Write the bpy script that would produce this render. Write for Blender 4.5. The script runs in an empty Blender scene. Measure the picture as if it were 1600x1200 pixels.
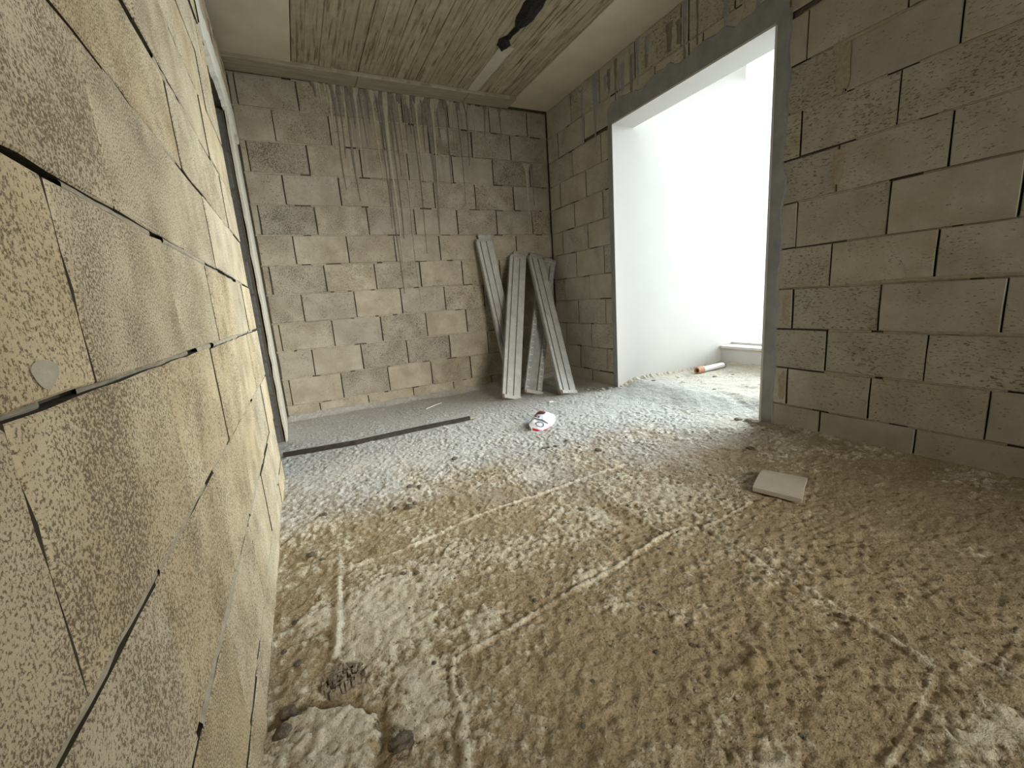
import bpy, bmesh, math, random
import numpy as np
from mathutils import Vector, Matrix, noise as mnoise

random.seed(7)
RNG = np.random.default_rng(11)
scene = bpy.context.scene
COL = scene.collection

# ---------------------------------------------------------------- camera, world, exposure
cam_d = bpy.data.cameras.new('camera')
cam_d.sensor_fit = 'HORIZONTAL'
cam_d.sensor_width = 36.0
cam_d.lens = 36.0 * 664.4 / 1600.0
cam_d.clip_start = 0.02
cam = bpy.data.objects.new('camera', cam_d)
COL.objects.link(cam)
cam.location = (0.0, 0.0, 1.0)
cam.rotation_mode = 'XYZ'
cam.rotation_euler = (math.radians(78.716), math.radians(4.129), math.radians(-26.585))
scene.camera = cam

SKY = 1.6
world = bpy.data.worlds.new('sky')
scene.world = world
world.use_nodes = True
bg = world.node_tree.nodes['Background']
bg.inputs['Color'].default_value = (0.88, 0.96, 1.0, 1)
bg.inputs['Strength'].default_value = SKY

vs = scene.view_settings
vs.view_transform = 'Standard'
vs.look = 'None'
vs.gamma = 1.0
vs.use_curve_mapping = False
vs.exposure = 0.2

# daylight enters through the long window of the passage: a sampling portal in its opening
WIN_Y0, WIN_Y1, WIN_Z0, WIN_Z1 = -2.4, 3.41, 0.285, 3.70
pl = bpy.data.lights.new('window_daylight', 'AREA')
pl.shape = 'RECTANGLE'
pl.size = WIN_Z1 - WIN_Z0
pl.size_y = WIN_Y1 - WIN_Y0
pl.cycles.is_portal = True
plo = bpy.data.objects.new('window_daylight', pl)
COL.objects.link(plo)
plo.location = (4.66, (WIN_Y0 + WIN_Y1) / 2, (WIN_Z0 + WIN_Z1) / 2)
plo.rotation_euler = (0, math.radians(90), 0)

# low bright daylight coming straight in through the passage window
wd = bpy.data.lights.new('window_glow', 'AREA')
wd.shape = 'RECTANGLE'; wd.size = 2.9; wd.size_y = 3.9
wd.energy = 182.0; wd.spread = math.radians(80); wd.color = (0.82, 0.93, 1.0)
wdo = bpy.data.objects.new('window_glow', wd)
COL.objects.link(wdo)
wdo.location = (5.05, 1.75, 1.72); wdo.rotation_euler = (0, math.radians(78), 0)

# added fill lamp behind the viewer, set in an unseen opening made for it
rd = bpy.data.lights.new('rear_fill_light', 'AREA')
rd.shape = 'RECTANGLE'; rd.size = 1.7; rd.size_y = 1.5
rd.energy = 24.5; rd.spread = math.radians(52); rd.color = (1.0, 0.95, 0.84)
rdo = bpy.data.objects.new('rear_fill_light', rd)
COL.objects.link(rdo)
rdo.location = (1.95, -2.42, 1.75); rdo.rotation_euler = (math.radians(77), 0, math.radians(14))

# ---------------------------------------------------------------- helpers
def tag(o, label=None, cat=None, group=None, kind=None):
    if label: o['label'] = label
    if cat: o['category'] = cat
    if group: o['group'] = group
    if kind: o['kind'] = kind
    return o

def link_mesh(name, me, mat=None, parent=None):
    o = bpy.data.objects.new(name, me)
    COL.objects.link(o)
    if mat is not None and not me.materials:
        me.materials.append(mat)
    if parent: o.parent = parent
    return o

def obj(name, bm, mat=None, parent=None, smooth=False, fixn=True):
    if fixn:
        bmesh.ops.recalc_face_normals(bm, faces=bm.faces[:])
    me = bpy.data.meshes.new(name)
    bm.to_mesh(me); bm.free()
    if smooth:
        for p in me.polygons: p.use_smooth = True
    return link_mesh(name, me, mat, parent)

def empty(name, loc=(0, 0, 0), rot=(0, 0, 0)):
    o = bpy.data.objects.new(name, None)
    COL.objects.link(o)
    o.empty_display_size = 0.1
    o.location = loc; o.rotation_euler = rot
    return o

def bx(bm, x0, x1, y0, y1, z0, z1, bev=0.0):
    vs_ = [bm.verts.new((x, y, z)) for x in (x0, x1) for y in (y0, y1) for z in (z0, z1)]
    f = [(0, 1, 3, 2), (4, 6, 7, 5), (0, 4, 5, 1), (2, 3, 7, 6), (0, 2, 6, 4), (1, 5, 7, 3)]
    fs = [bm.faces.new([vs_[i] for i in q]) for q in f]
    if bev > 0:
        ed = list({e for q in fs for e in q.edges})
        bmesh.ops.bevel(bm, geom=ed, offset=bev, segments=1, affect='EDGES')

# vectorised value noise -------------------------------------------------
_T = np.random.default_rng(5).random((256, 256))
def vnoise(x, y, s, seed=0):
    x = np.asarray(x) * s + 37.3 * seed + 1000; y = np.asarray(y) * s + 71.9 * seed + 1000
    xi = np.floor(x).astype(int); yi = np.floor(y).astype(int)
    fx = x - xi; fy = y - yi
    fx = fx * fx * (3 - 2 * fx); fy = fy * fy * (3 - 2 * fy)
    a = _T[xi % 256, yi % 256]; b = _T[(xi + 1) % 256, yi % 256]
    c = _T[xi % 256, (yi + 1) % 256]; d = _T[(xi + 1) % 256, (yi + 1) % 256]
    return (a * (1 - fx) + b * fx) * (1 - fy) + (c * (1 - fx) + d * fx) * fy
def fbm(x, y, s, octv=4, seed=0, rough=0.5):
    v = 0; a = 1; t = 0
    for i in range(octv):
        v = v + a * vnoise(x, y, s * 2 ** i, seed + i * 3); t += a; a *= rough
    return v / t
def sstep(a, b, x):
    t = np.clip((x - a) / (b - a), 0, 1)
    return t * t * (3 - 2 * t)

# ---------------------------------------------------------------- materials
def new_mat(name):
    m = bpy.data.materials.new(name); m.use_nodes = True
    nt = m.node_tree
    b = nt.nodes['Principled BSDF']
    b.inputs['Roughness'].default_value = 0.9
    if 'Specular IOR Level' in b.inputs: b.inputs['Specular IOR Level'].default_value = 0.2
    return m, nt, b

class NT:
    def __init__(s, nt): s.nt = nt
    def n(s, t, **kw):
        nd = s.nt.nodes.new(t)
        for k, v in kw.items():
            if hasattr(nd, k): setattr(nd, k, v)
        return nd
    def l(s, a, b): s.nt.links.new(a, b)
    def noise(s, vec, scale, detail=3, rough=0.55, dist=0.0):
        nd = s.n('ShaderNodeTexNoise')
        nd.inputs['Scale'].default_value = scale; nd.inputs['Detail'].default_value = detail
        nd.inputs['Roughness'].default_value = rough; nd.inputs['Distortion'].default_value = dist
        if vec is not None: s.l(vec, nd.inputs['Vector'])
        return nd.outputs['Fac']
    def ramp(s, fac, a, b, ca=(0, 0, 0, 1), cb=(1, 1, 1, 1), interp='LINEAR'):
        nd = s.n('ShaderNodeValToRGB')
        nd.color_ramp.interpolation = interp
        nd.color_ramp.elements[0].position = a; nd.color_ramp.elements[0].color = ca
        nd.color_ramp.elements[1].position = b; nd.color_ramp.elements[1].color = cb
        s.l(fac, nd.inputs['Fac'])
        return nd.outputs['Color']
    def mix(s, fac, a, b, mode='MIX'):
        nd = s.n('ShaderNodeMix'); nd.data_type = 'RGBA'; nd.blend_type = mode
        for v, i in ((fac, 0), (a, 6), (b, 7)):
            if isinstance(v, (int, float)): nd.inputs[i].default_value = v
            elif isinstance(v, tuple): nd.inputs[i].default_value = v
            else: s.l(v, nd.inputs[i])
        return nd.outputs[2]
    def math(s, op, a, b=0.0, clamp=False):
        nd = s.n('ShaderNodeMath'); nd.operation = op; nd.use_clamp = clamp
        for v, i in ((a, 0), (b, 1)):
            if isinstance(v, (int, float)): nd.inputs[i].default_value = v
            else: s.l(v, nd.inputs[i])
        return nd.outputs[0]
    def pos(s, rnd=None, scale=(1, 1, 1)):
        g = s.n('ShaderNodeNewGeometry')
        v = g.outputs['Position']
        if rnd is not None:
            c = s.n('ShaderNodeVectorMath'); c.operation = 'ADD'
            m = s.math('MULTIPLY', rnd, 37.0)
            s.l(v, c.inputs[0]); s.l(m, c.inputs[1]); v = c.outputs[0]
        if scale != (1, 1, 1):
            c = s.n('ShaderNodeVectorMath'); c.operation = 'MULTIPLY'
            s.l(v, c.inputs[0]); c.inputs[1].default_value = scale; v = c.outputs[0]
        return v
    def bump(s, h, strength, dist, bsdf, prev=None):
        nd = s.n('ShaderNodeBump'); nd.inputs['Strength'].default_value = strength
        nd.inputs['Distance'].default_value = dist
        s.l(h, nd.inputs['Height'])
        if prev is not None: s.l(prev, nd.inputs['Normal'])
        if bsdf is not None: s.l(nd.outputs[0], bsdf.inputs['Normal'])
        return nd.outputs[0]

def block_material(name, light, tan, pit, pit_bias=0.0, streak=None, grey=(0.25, 0.25, 0.24, 1), grain=None, fine=130.0, pitmix=0.8, pitvar=0.10):
    m, nt, b = new_mat(name); t = NT(nt)
    oi = t.n('ShaderNodeObjectInfo'); rnd = oi.outputs['Random']
    p = t.pos(rnd)
    if grain:
        c = t.n('ShaderNodeVectorMath'); c.operation = 'MULTIPLY'
        t.l(p, c.inputs[0]); c.inputs[1].default_value = grain; pg = c.outputs[0]
    else: pg = p
    n_big = t.noise(p, 5.0, 3)
    n_mid = t.noise(p, 26.0, 4, 0.6)
    n_fine = t.noise(pg, fine, 4, 0.7)
    n_pat = t.noise(p, 7.0, 2)
    base = t.mix(t.ramp(n_big, 0.32, 0.68), light, tan)
    base = t.mix(t.math('MULTIPLY', t.ramp(n_mid, 0.4, 0.75), 0.45), base, tan)
    # each block has its own tone: some greyer, some paler
    r2 = t.math('FRACT', t.math('MULTIPLY', rnd, 7.31))
    base = t.mix(t.math('MULTIPLY', r2, 0.38), base, grey)
    r3 = t.math('FRACT', t.math('MULTIPLY', rnd, 23.7))
    # pits between the aggregate and dark specks; pit shade is put into the colour
    thr = t.math('ADD', t.math('MULTIPLY', n_pat, 0.22), t.math('MULTIPLY', r3, pitvar))
    thr = t.math('ADD', thr, 0.31 + pit_bias)
    pm = t.math('SUBTRACT', thr, n_fine)
    pm = t.math('MULTIPLY', pm, 12.0, clamp=True)
    col = t.mix(t.math('MULTIPLY', pm, pitmix), base, pit)
    if streak:
        x0, x1, z0, scol = streak
        sx = t.n('ShaderNodeSeparateXYZ'); t.l(t.pos(), sx.inputs[0])
        sp = t.pos(scale=(34, 34, 0.9))
        sn = t.ramp(t.noise(sp, 1.0, 3, 0.6, 0.4), 0.47, 0.60)
        def win(v, a, bq):
            nd = t.n('ShaderNodeMapRange'); nd.interpolation_type = 'SMOOTHSTEP'
            nd.inputs[1].default_value = a; nd.inputs[2].default_value = bq
            t.l(v, nd.inputs[0]); return nd.outputs[0]
        mk = t.math('MULTIPLY', win(sx.outputs[0], x0, x0 + 0.3), t.math('SUBTRACT', 1.0, win(sx.outputs[0], x1 - 0.3, x1)))
        mk = t.math('MULTIPLY', mk, win(sx.outputs[2], z0, 2.95))
        mk = t.math('MULTIPLY', t.math('MULTIPLY', mk, sn), 0.8)
        col = t.mix(mk, col, scol)
    t.l(col, b.inputs['Base Color'])
    h = t.math('SUBTRACT', t.math('ADD', t.math('MULTIPLY', n_mid, 0.5), t.math('MULTIPLY', n_fine, 0.35)), t.math('MULTIPLY', pm, 0.7))
    t.bump(h, 0.55, 0.006, b)
    return m

M = {}
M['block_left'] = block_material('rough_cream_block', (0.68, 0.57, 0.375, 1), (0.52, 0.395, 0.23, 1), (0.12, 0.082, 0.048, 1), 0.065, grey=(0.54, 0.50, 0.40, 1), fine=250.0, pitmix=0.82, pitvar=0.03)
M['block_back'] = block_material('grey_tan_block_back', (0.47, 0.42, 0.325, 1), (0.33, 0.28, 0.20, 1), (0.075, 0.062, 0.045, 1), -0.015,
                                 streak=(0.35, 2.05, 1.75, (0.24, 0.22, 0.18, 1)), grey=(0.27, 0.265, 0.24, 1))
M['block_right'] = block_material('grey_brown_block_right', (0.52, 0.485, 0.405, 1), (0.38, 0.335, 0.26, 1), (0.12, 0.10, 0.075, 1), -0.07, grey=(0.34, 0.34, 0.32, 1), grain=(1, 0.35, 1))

def simple_mat(name, c1, c2, scale=20, bump=0.3, dist=0.003, rough=0.9, detail=4, stretch=(1, 1, 1), fine=180):
    m, nt, b = new_mat(name); t = NT(nt)
    p = t.pos(scale=stretch)
    n = t.noise(p, scale, detail, 0.6)
    n2 = t.noise(p, fine, 3, 0.6)
    t.l(t.mix(t.ramp(n, 0.3, 0.7), c1, c2), b.inputs['Base Color'])
    b.inputs['Roughness'].default_value = rough
    if bump: t.bump(t.math('ADD', n, t.math('MULTIPLY', n2, 0.5)), bump, dist, b)
    return m

M['mortar'] = simple_mat('mortar', (0.30, 0.26, 0.19, 1), (0.44, 0.385, 0.28, 1), 40, 0.6, 0.004)
M['mortar_light'] = simple_mat('mortar_light', (0.40, 0.36, 0.27, 1), (0.52, 0.47, 0.36, 1), 40, 0.6, 0.004)
M['backing'] = simple_mat('joint_backing', (0.10, 0.09, 0.07, 1), (0.16, 0.14, 0.11, 1), 30, 0.4)
M['joint_side'] = simple_mat('shaded_joint_side', (0.055, 0.048, 0.036, 1), (0.09, 0.078, 0.06, 1), 30, 0.3)  # mortar-stained sides, blackened to paint in the shade of the joints
M['jamb_block'] = simple_mat('shaded_block_end', (0.085, 0.085, 0.08, 1), (0.13, 0.128, 0.118, 1), 30, 0.5, 0.004)  # block ends darkened in colour to stand for the unlit jamb
M['render_grey'] = simple_mat('grey_cement_render', (0.24, 0.25, 0.255, 1), (0.33, 0.335, 0.335, 1), 9, 0.25, 0.002)
M['white_paint'] = simple_mat('white_paint', (0.57, 0.55, 0.515, 1), (0.60, 0.58, 0.545, 1), 3, 0.06, 0.001, 0.7)
M['sill_stone'] = simple_mat('sill_stone', (0.62, 0.57, 0.50, 1), (0.70, 0.65, 0.58, 1), 14, 0.1, 0.001, 0.5)
M['soffit'] = simple_mat('smooth_concrete_soffit', (0.50, 0.445, 0.33, 1), (0.61, 0.55, 0.42, 1), 4, 0.2, 0.002)
M['lintel_plaster'] = simple_mat('pale_plaster_strip', (0.50, 0.46, 0.36, 1), (0.62, 0.58, 0.48, 1), 18, 0.4, 0.003)
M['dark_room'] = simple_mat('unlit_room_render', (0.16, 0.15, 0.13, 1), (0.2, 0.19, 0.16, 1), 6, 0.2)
M['black_film'] = simple_mat('black_film', (0.008, 0.008, 0.009, 1), (0.03, 0.03, 0.032, 1), 60, 0.8, 0.01, 0.5)
M['pale_scar'] = simple_mat('pale_concrete_strip', (0.46, 0.42, 0.33, 1), (0.54, 0.49, 0.39, 1), 5, 0.12, 0.001)
M['drip_dark'] = simple_mat('dark_cement_drip', (0.16, 0.15, 0.12, 1), (0.25, 0.23, 0.18, 1), 25, 0.2)
M['drip_light'] = simple_mat('pale_cement_drip', (0.46, 0.42, 0.31, 1), (0.36, 0.33, 0.26, 1), 25, 0.3)

def board_mat():
    m, nt, b = new_mat('board_marked_concrete'); t = NT(nt)
    oi = t.n('ShaderNodeObjectInfo'); rnd = oi.outputs['Random']
    pg = t.pos(rnd, (26, 1.6, 26)); p = t.pos(rnd)
    g = t.noise(pg, 1.6, 5, 0.65, 0.3)
    n = t.noise(p, 7, 4, 0.6)
    c = t.mix(t.ramp(n, 0.3, 0.7), (0.46, 0.395, 0.275, 1), (0.32, 0.268, 0.175, 1))
    c = t.mix(t.math('MULTIPLY', t.ramp(g, 0.52, 0.62), 0.85), c, (0.11, 0.088, 0.054, 1))
    c = t.mix(t.math('MULTIPLY', t.ramp(g, 0.28, 0.44, (1, 1, 1, 1), (0, 0, 0, 1)), 0.5), c, (0.58, 0.52, 0.39, 1))
    c = t.mix(t.math('MULTIPLY', rnd, 0.4), c, (0.26, 0.22, 0.148, 1))
    t.l(c, b.inputs['Base Color'])
    t.bump(t.math('ADD', t.math('MULTIPLY', g, -1.0), t.math('MULTIPLY', n, 0.5)), 0.6, 0.006, b)
    return m
M['board'] = board_mat()
M['beam'] = simple_mat('board_marked_beam', (0.27, 0.235, 0.165, 1), (0.40, 0.355, 0.26, 1), 1.6, 0.4, 0.004, stretch=(2.2, 26, 26))

def floor_mat():
    m, nt, b = new_mat('dusty_screed_floor'); t = NT(nt)
    p = t.pos()
    at = t.n('ShaderNodeAttribute'); at.attribute_name = 'crust'
    ag = t.n('ShaderNodeAttribute'); ag.attribute_name = 'screed'
    f1 = t.noise(p, 34, 4, 0.65)
    f2 = t.noise(p, 130, 3, 0.7)
    f3 = t.noise(p, 6, 3)
    k = t.math('ADD', at.outputs['Fac'], t.math('MULTIPLY', t.math('SUBTRACT', f1, 0.5), 1.5))
    k = t.math('ADD', k, t.math('MULTIPLY', t.math('SUBTRACT', f2, 0.5), 0.7))
    k = t.ramp(k, 0.30, 0.72)
    dirt = t.mix(t.ramp(f3, 0.3, 0.7), (0.32, 0.25, 0.15, 1), (0.42, 0.335, 0.215, 1))
    dirt = t.mix(t.math('MULTIPLY', t.ramp(f2, 0.38, 0.52, (1, 1, 1, 1), (0, 0, 0, 1)), 0.6), dirt, (0.17, 0.125, 0.07, 1))
    crust = t.mix(t.ramp(f1, 0.35, 0.7), (0.53, 0.475, 0.355, 1), (0.65, 0.60, 0.475, 1))
    crust = t.mix(t.math('MULTIPLY', t.ramp(f2, 0.32, 0.45, (1, 1, 1, 1), (0, 0, 0, 1)), 0.5), crust, (0.26, 0.22, 0.155, 1))
    c = t.mix(k, dirt, crust)
    gs = t.mix(t.ramp(f1, 0.3, 0.7), (0.37, 0.37, 0.365, 1), (0.49, 0.49, 0.48, 1))
    gs = t.mix(t.math('MULTIPLY', t.ramp(f2, 0.32, 0.46, (1, 1, 1, 1), (0, 0, 0, 1)), 0.45), gs, (0.22, 0.21, 0.20, 1))
    c = t.mix(t.math('MULTIPLY', ag.outputs['Fac'], 0.85), c, gs)
    t.l(c, b.inputs['Base Color'])
    h = t.math('ADD', t.math('MULTIPLY', f1, 0.8), t.math('MULTIPLY', f2, 0.55))
    t.bump(h, 0.8, 0.010, b)
    return m
M['floor'] = floor_mat()

# ---------------------------------------------------------------- room dimensions
XL, XR, YB, YR, ZC = -0.225, 2.88, 4.57, -2.2, 3.065
LD0, LD1, LDH = 2.90, 3.80, 2.46          # doorway in the left wall
RD0, RD1, RDH = 1.875, 3.41, 2.525        # wide opening in the right wall
SD0, SD1, SDH = -2.0, -1.15, 2.30           # second opening of the right wall, behind the viewer
WT = 0.24                                   # wall thickness
XW = 4.42                                   # window wall of the passage

# ---------------------------------------------------------------- floor relief
RIDGES = [
    ([(0.021, 1.666), (0.30, 1.694), (0.521, 1.754), (0.735, 1.792), (0.921, 1.803), (1.203, 1.817), (1.586, 1.846)], .010, .011),
    ([(0.0, 1.743), (-0.008, 1.629), (-0.033, 1.426), (-0.055, 1.24)], .012, .012),
    ([(0.245, 1.04), (0.416, 1.059), (0.556, 1.085), (0.673, 1.103), (0.924, 1.127), (1.199, 1.178), (1.342, 1.172)], .010, .009),
    ([(1.392, 1.133), (1.757, 1.165)], .007, .007),
    ([(1.392, 1.133), (1.367, 0.912), (1.359, 0.715), (1.348, 0.582), (1.328, 0.406), (1.322, 0.38)], .011, .010),
    ([(1.31, 0.375), (1.181, 0.349), (1.036, 0.329), (0.936, 0.319), (0.80, 0.305)], .008, .006),
    ([(1.258, 1.73), (1.239, 1.476), (1.226, 1.178)], .008, .010),
    ([(1.433, 0.37), (1.436, 0.252), (1.437, 0.10)], .008, .007),
    ([(1.677, 0.316), (1.453, 0.295)], .008, .006),
    ([(0.245, 1.04), (0.218, 0.945), (0.221, 0.876), (0.20, 0.818), (0.187, 0.746), (0.18, 0.60)], .008, .009),
    ([(0.975, 2.214), (0.928, 1.816)], .006, .008),
    ([(0.09, 1.22), (0.26, 1.25)], .004, .008),
]
SLAB = [(-0.25, 1.035), (-0.194, 1.062), (-0.128, 1.073), (-0.025, 1.031), (0.025, 0.984), (0.023, 0.929), (0.009, 0.855), (-0.01, 0.70), (-0.25, 0.68)]
# pale crust patches (x, y, radius x, radius y, amount)
PATCH = [(0.15, 2.65, .55, .50, .55), (0.75, 2.85, .45, .35, .35), (0.06, 1.42, .20, .20, .55), (0.13, 1.22, .16, .12, .4), (0.13, 1.0, .10, .12, .45),
         (-0.08, 0.93, .10, .12, .6), (1.0, 1.45, .22, .12, .4), (0.45, 1.45, .25, .14, .25), (1.40, 1.48, .14, .22, .4),
         (1.65, 1.35, .25, .18, .25), (1.28, 0.66, .10, .10, .45), (1.15, 0.25, .16, .06, .45), (2.0, 3.0, .7, .45, .35), (2.75, 2.4, .5, .7, .5),
         (3.6, 2.9, 1.0, .9, .5), (1.05, 2.05, .12, .22, .45), (1.5, 2.3, .4, .4, .1), (0.42, 1.14, .10, .04, .4), (0.8, 1.15, .15, .03, .3),
         (0.9, 0.6, .35, .25, -.22), (0.55, 0.8, .25, .2, -.22), (1.2, 1.0, .15, .12, -.2), (2.0, 0.8, .5, .4, -.32), (1.5, 0.42, .35, .2, -.22), (0.75, 1.95, .3, .12, -.3), (1.75, 2.4, .2, .2, -.15)]  # negatives in the right foreground also paint in the dimmer light there

def seg_dist(x, y, pts):
    d = np.full(x.shape, 9.0)
    for (ax, ay), (bx_, by_) in zip(pts[:-1], pts[1:]):
        vx, vy = bx_ - ax, by_ - ay
        t = np.clip(((x - ax) * vx + (y - ay) * vy) / (vx * vx + vy * vy), 0, 1)
        d = np.minimum(d, np.hypot(x - ax - t * vx, y - ay - t * vy))
    return d

def in_poly(x, y, poly):
    ins = np.zeros(x.shape, bool)
    n = len(poly)
    for i in range(n):
        x0, y0 = poly[i]; x1, y1 = poly[(i + 1) % n]
        c = ((y0 > y) != (y1 > y)) & (x < (x1 - x0) * (y - y0) / (y1 - y0 + 1e-12) + x0)
        ins ^= c
    return ins

def floor_fields(x, y):
    x = np.asarray(x, float); y = np.asarray(y, float)
    wx = x + 0.05 * (fbm(x, y, 5, 3, 21) - .5) + 0.022 * (vnoise(x, y, 38, 51) - .5)
    wy = y + 0.05 * (fbm(x, y, 5, 3, 22) - .5) + 0.022 * (vnoise(x, y, 38, 52) - .5)
    g62 = fbm(x, y, 62, 3, 2, .65) - .5
    cr = 0.29 + 1.25 * (fbm(wx, wy, 6.5, 5, 3, .66) - 0.5) + 0.75 * g62
    for px, py, rx, ry, a in PATCH:
        cr = cr + a * np.exp(-(((wx - px) / rx) ** 2 + ((wy - py) / ry) ** 2))
    flat = sstep(3.25, 3.42, y) * (1 - sstep(1.3, 1.9, x)) * 0.9
    ns = fbm(wx, wy, 3.2, 4, 91) - .5
    screed = sstep(1.75, 2.75, y + 1.3 * ns + 0.18 * np.clip(x - 1.2, -1.2, 1.5)) * (1 - .6 * sstep(3.0, 3.5, x))
    screed = np.maximum(0.9 * screed, flat)
    rough = (1 - 0.6 * flat) * (1 - 0.55 * sstep(2.5, 3.1, x)) * (1 - 0.55 * sstep(2.2, 3.3, y))
    z = 0.012 * (fbm(x, y, 1.6, 2, 9) - .5)
    z = z + rough * 0.011 * (fbm(x, y, 16, 3, 1, .6) - .5)
    z = z + rough * 0.0145 * g62
    lump = np.clip(vnoise(x, y, 48, 5) - 0.66, 0, 1) * np.clip(fbm(x, y, 4, 2, 31) * 2 - .55, 0, 1)
    z = z + rough * 0.034 * lump
    z = z + 0.004 * sstep(0.35, 0.65, cr)
    # dust-brown groove beside the near-to-far ridge
    gch = np.exp(-((x - 1.175) / .035) ** 2) * sstep(1.18, 1.22, y) * (1 - sstep(1.72, 1.78, y))
    z = z - 0.006 * gch; cr = cr - 0.7 * gch
    for pts, hgt, wid in RIDGES:
        d = seg_dist(wx * .35 + x * .65, wy * .35 + y * .65, pts)
        brk = np.clip(-.25 + 2.0 * fbm(x, y, 11, 3, 41), 0, 1.2)
        wid = wid * (.45 + .35 * fbm(x, y, 9, 2, 43))
        rdg = np.exp(-(d / wid) ** 2) * brk
        z = z + 0.85 * hgt * rdg - 0.35 * hgt * np.exp(-((d - 2.8 * wid) / (1.3 * wid)) ** 2)
        cr = cr + 0.75 * np.exp(-(d / (wid * 1.2)) ** 2) * brk
    ins = in_poly(wx, wy, SLAB)
    ds = seg_dist(wx, wy, SLAB[1:-1])
    z = z + np.where(ins, 0.016 * sstep(0.0, 0.012, ds), -0.010 * np.exp(-(ds / .03) ** 2))
    cr = cr + np.where(ins, 0.28, -0.75 * np.exp(-(ds / .022) ** 2))
    # rubble ramp up into the passage
    up = sstep(2.66, 3.15, x + 0.1 * (fbm(x, y, 5, 2, 61) - .5)) * sstep(1.75, 2.6, y)
    up = np.maximum(up, sstep(2.9, 3.3, x))
    z = z + up * (0.062 + 0.02 * (fbm(x, y, 9, 3, 14) - .5) * (1 - sstep(3.9, 4.2, x)))
    # loose mortar banked up along the back and right walls
    z = z + 0.05 * sstep(4.47, 4.585, y + 0.06 * (fbm(x, y, 7, 2, 71) - .5)) * (1 - sstep(2.9, 3.0, x)) * sstep(-.3, -.2, x)
    z = z + 0.02 * sstep(2.80, 2.89, x) * (1 - sstep(1.7, 1.85, y))
    return z, np.clip(cr, 0, 1.2), screed

def axis(*seg):
    out = []
    for a, b, st in seg:
        out.append(np.linspace(a, b, max(2, int(round((b - a) / st)) + 1))[:-1])
    out.append(np.array([seg[-1][1]]))
    return np.concatenate(out)

xs = axis((-1.6, -0.24, .05), (-0.24, 1.9, .0068), (1.9, 2.95, .009), (2.95, XW + .2, .012))
ys = axis((YR - .2, 0.1, .04), (0.1, 1.9, .0066), (1.9, 3.0, .009), (3.0, YB + .1, .014))
gx, gy = np.meshgrid(xs, ys)
zz, cr, sc = floor_fields(gx, gy)
nx, ny = len(xs), len(ys)
me = bpy.data.meshes.new('floor')
co = np.stack([gx, gy, zz], -1).reshape(-1, 3)
ii = (np.arange(ny - 1)[:, None] * nx + np.arange(nx - 1)[None, :]).reshape(-1)
quads = np.stack([ii, ii + 1, ii + nx + 1, ii + nx], -1)
nq = len(quads)
me.vertices.add(len(co)); me.vertices.foreach_set('co', co.ravel())
me.loops.add(nq * 4); me.loops.foreach_set('vertex_index', quads.ravel().astype(np.int32))
me.polygons.add(nq); me.polygons.foreach_set('loop_start', np.arange(0, nq * 4, 4, dtype=np.int32))
me.update(calc_edges=True)
me.polygons.foreach_set('use_smooth', np.ones(nq, bool))
a = me.attributes.new('crust', 'FLOAT', 'POINT'); a.data.foreach_set('value', cr.ravel().astype(np.float32))
a = me.attributes.new('screed', 'FLOAT', 'POINT'); a.data.foreach_set('value', sc.ravel().astype(np.float32))
floor = link_mesh('floor', me, M['floor'])
tag(floor, 'dusty unfinished cement floor with pale mortar ridges and brown dirt', 'floor', kind='structure')

def fz(x, y):
    return float(floor_fields(np.array([x]), np.array([y]))[0][0])

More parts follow.
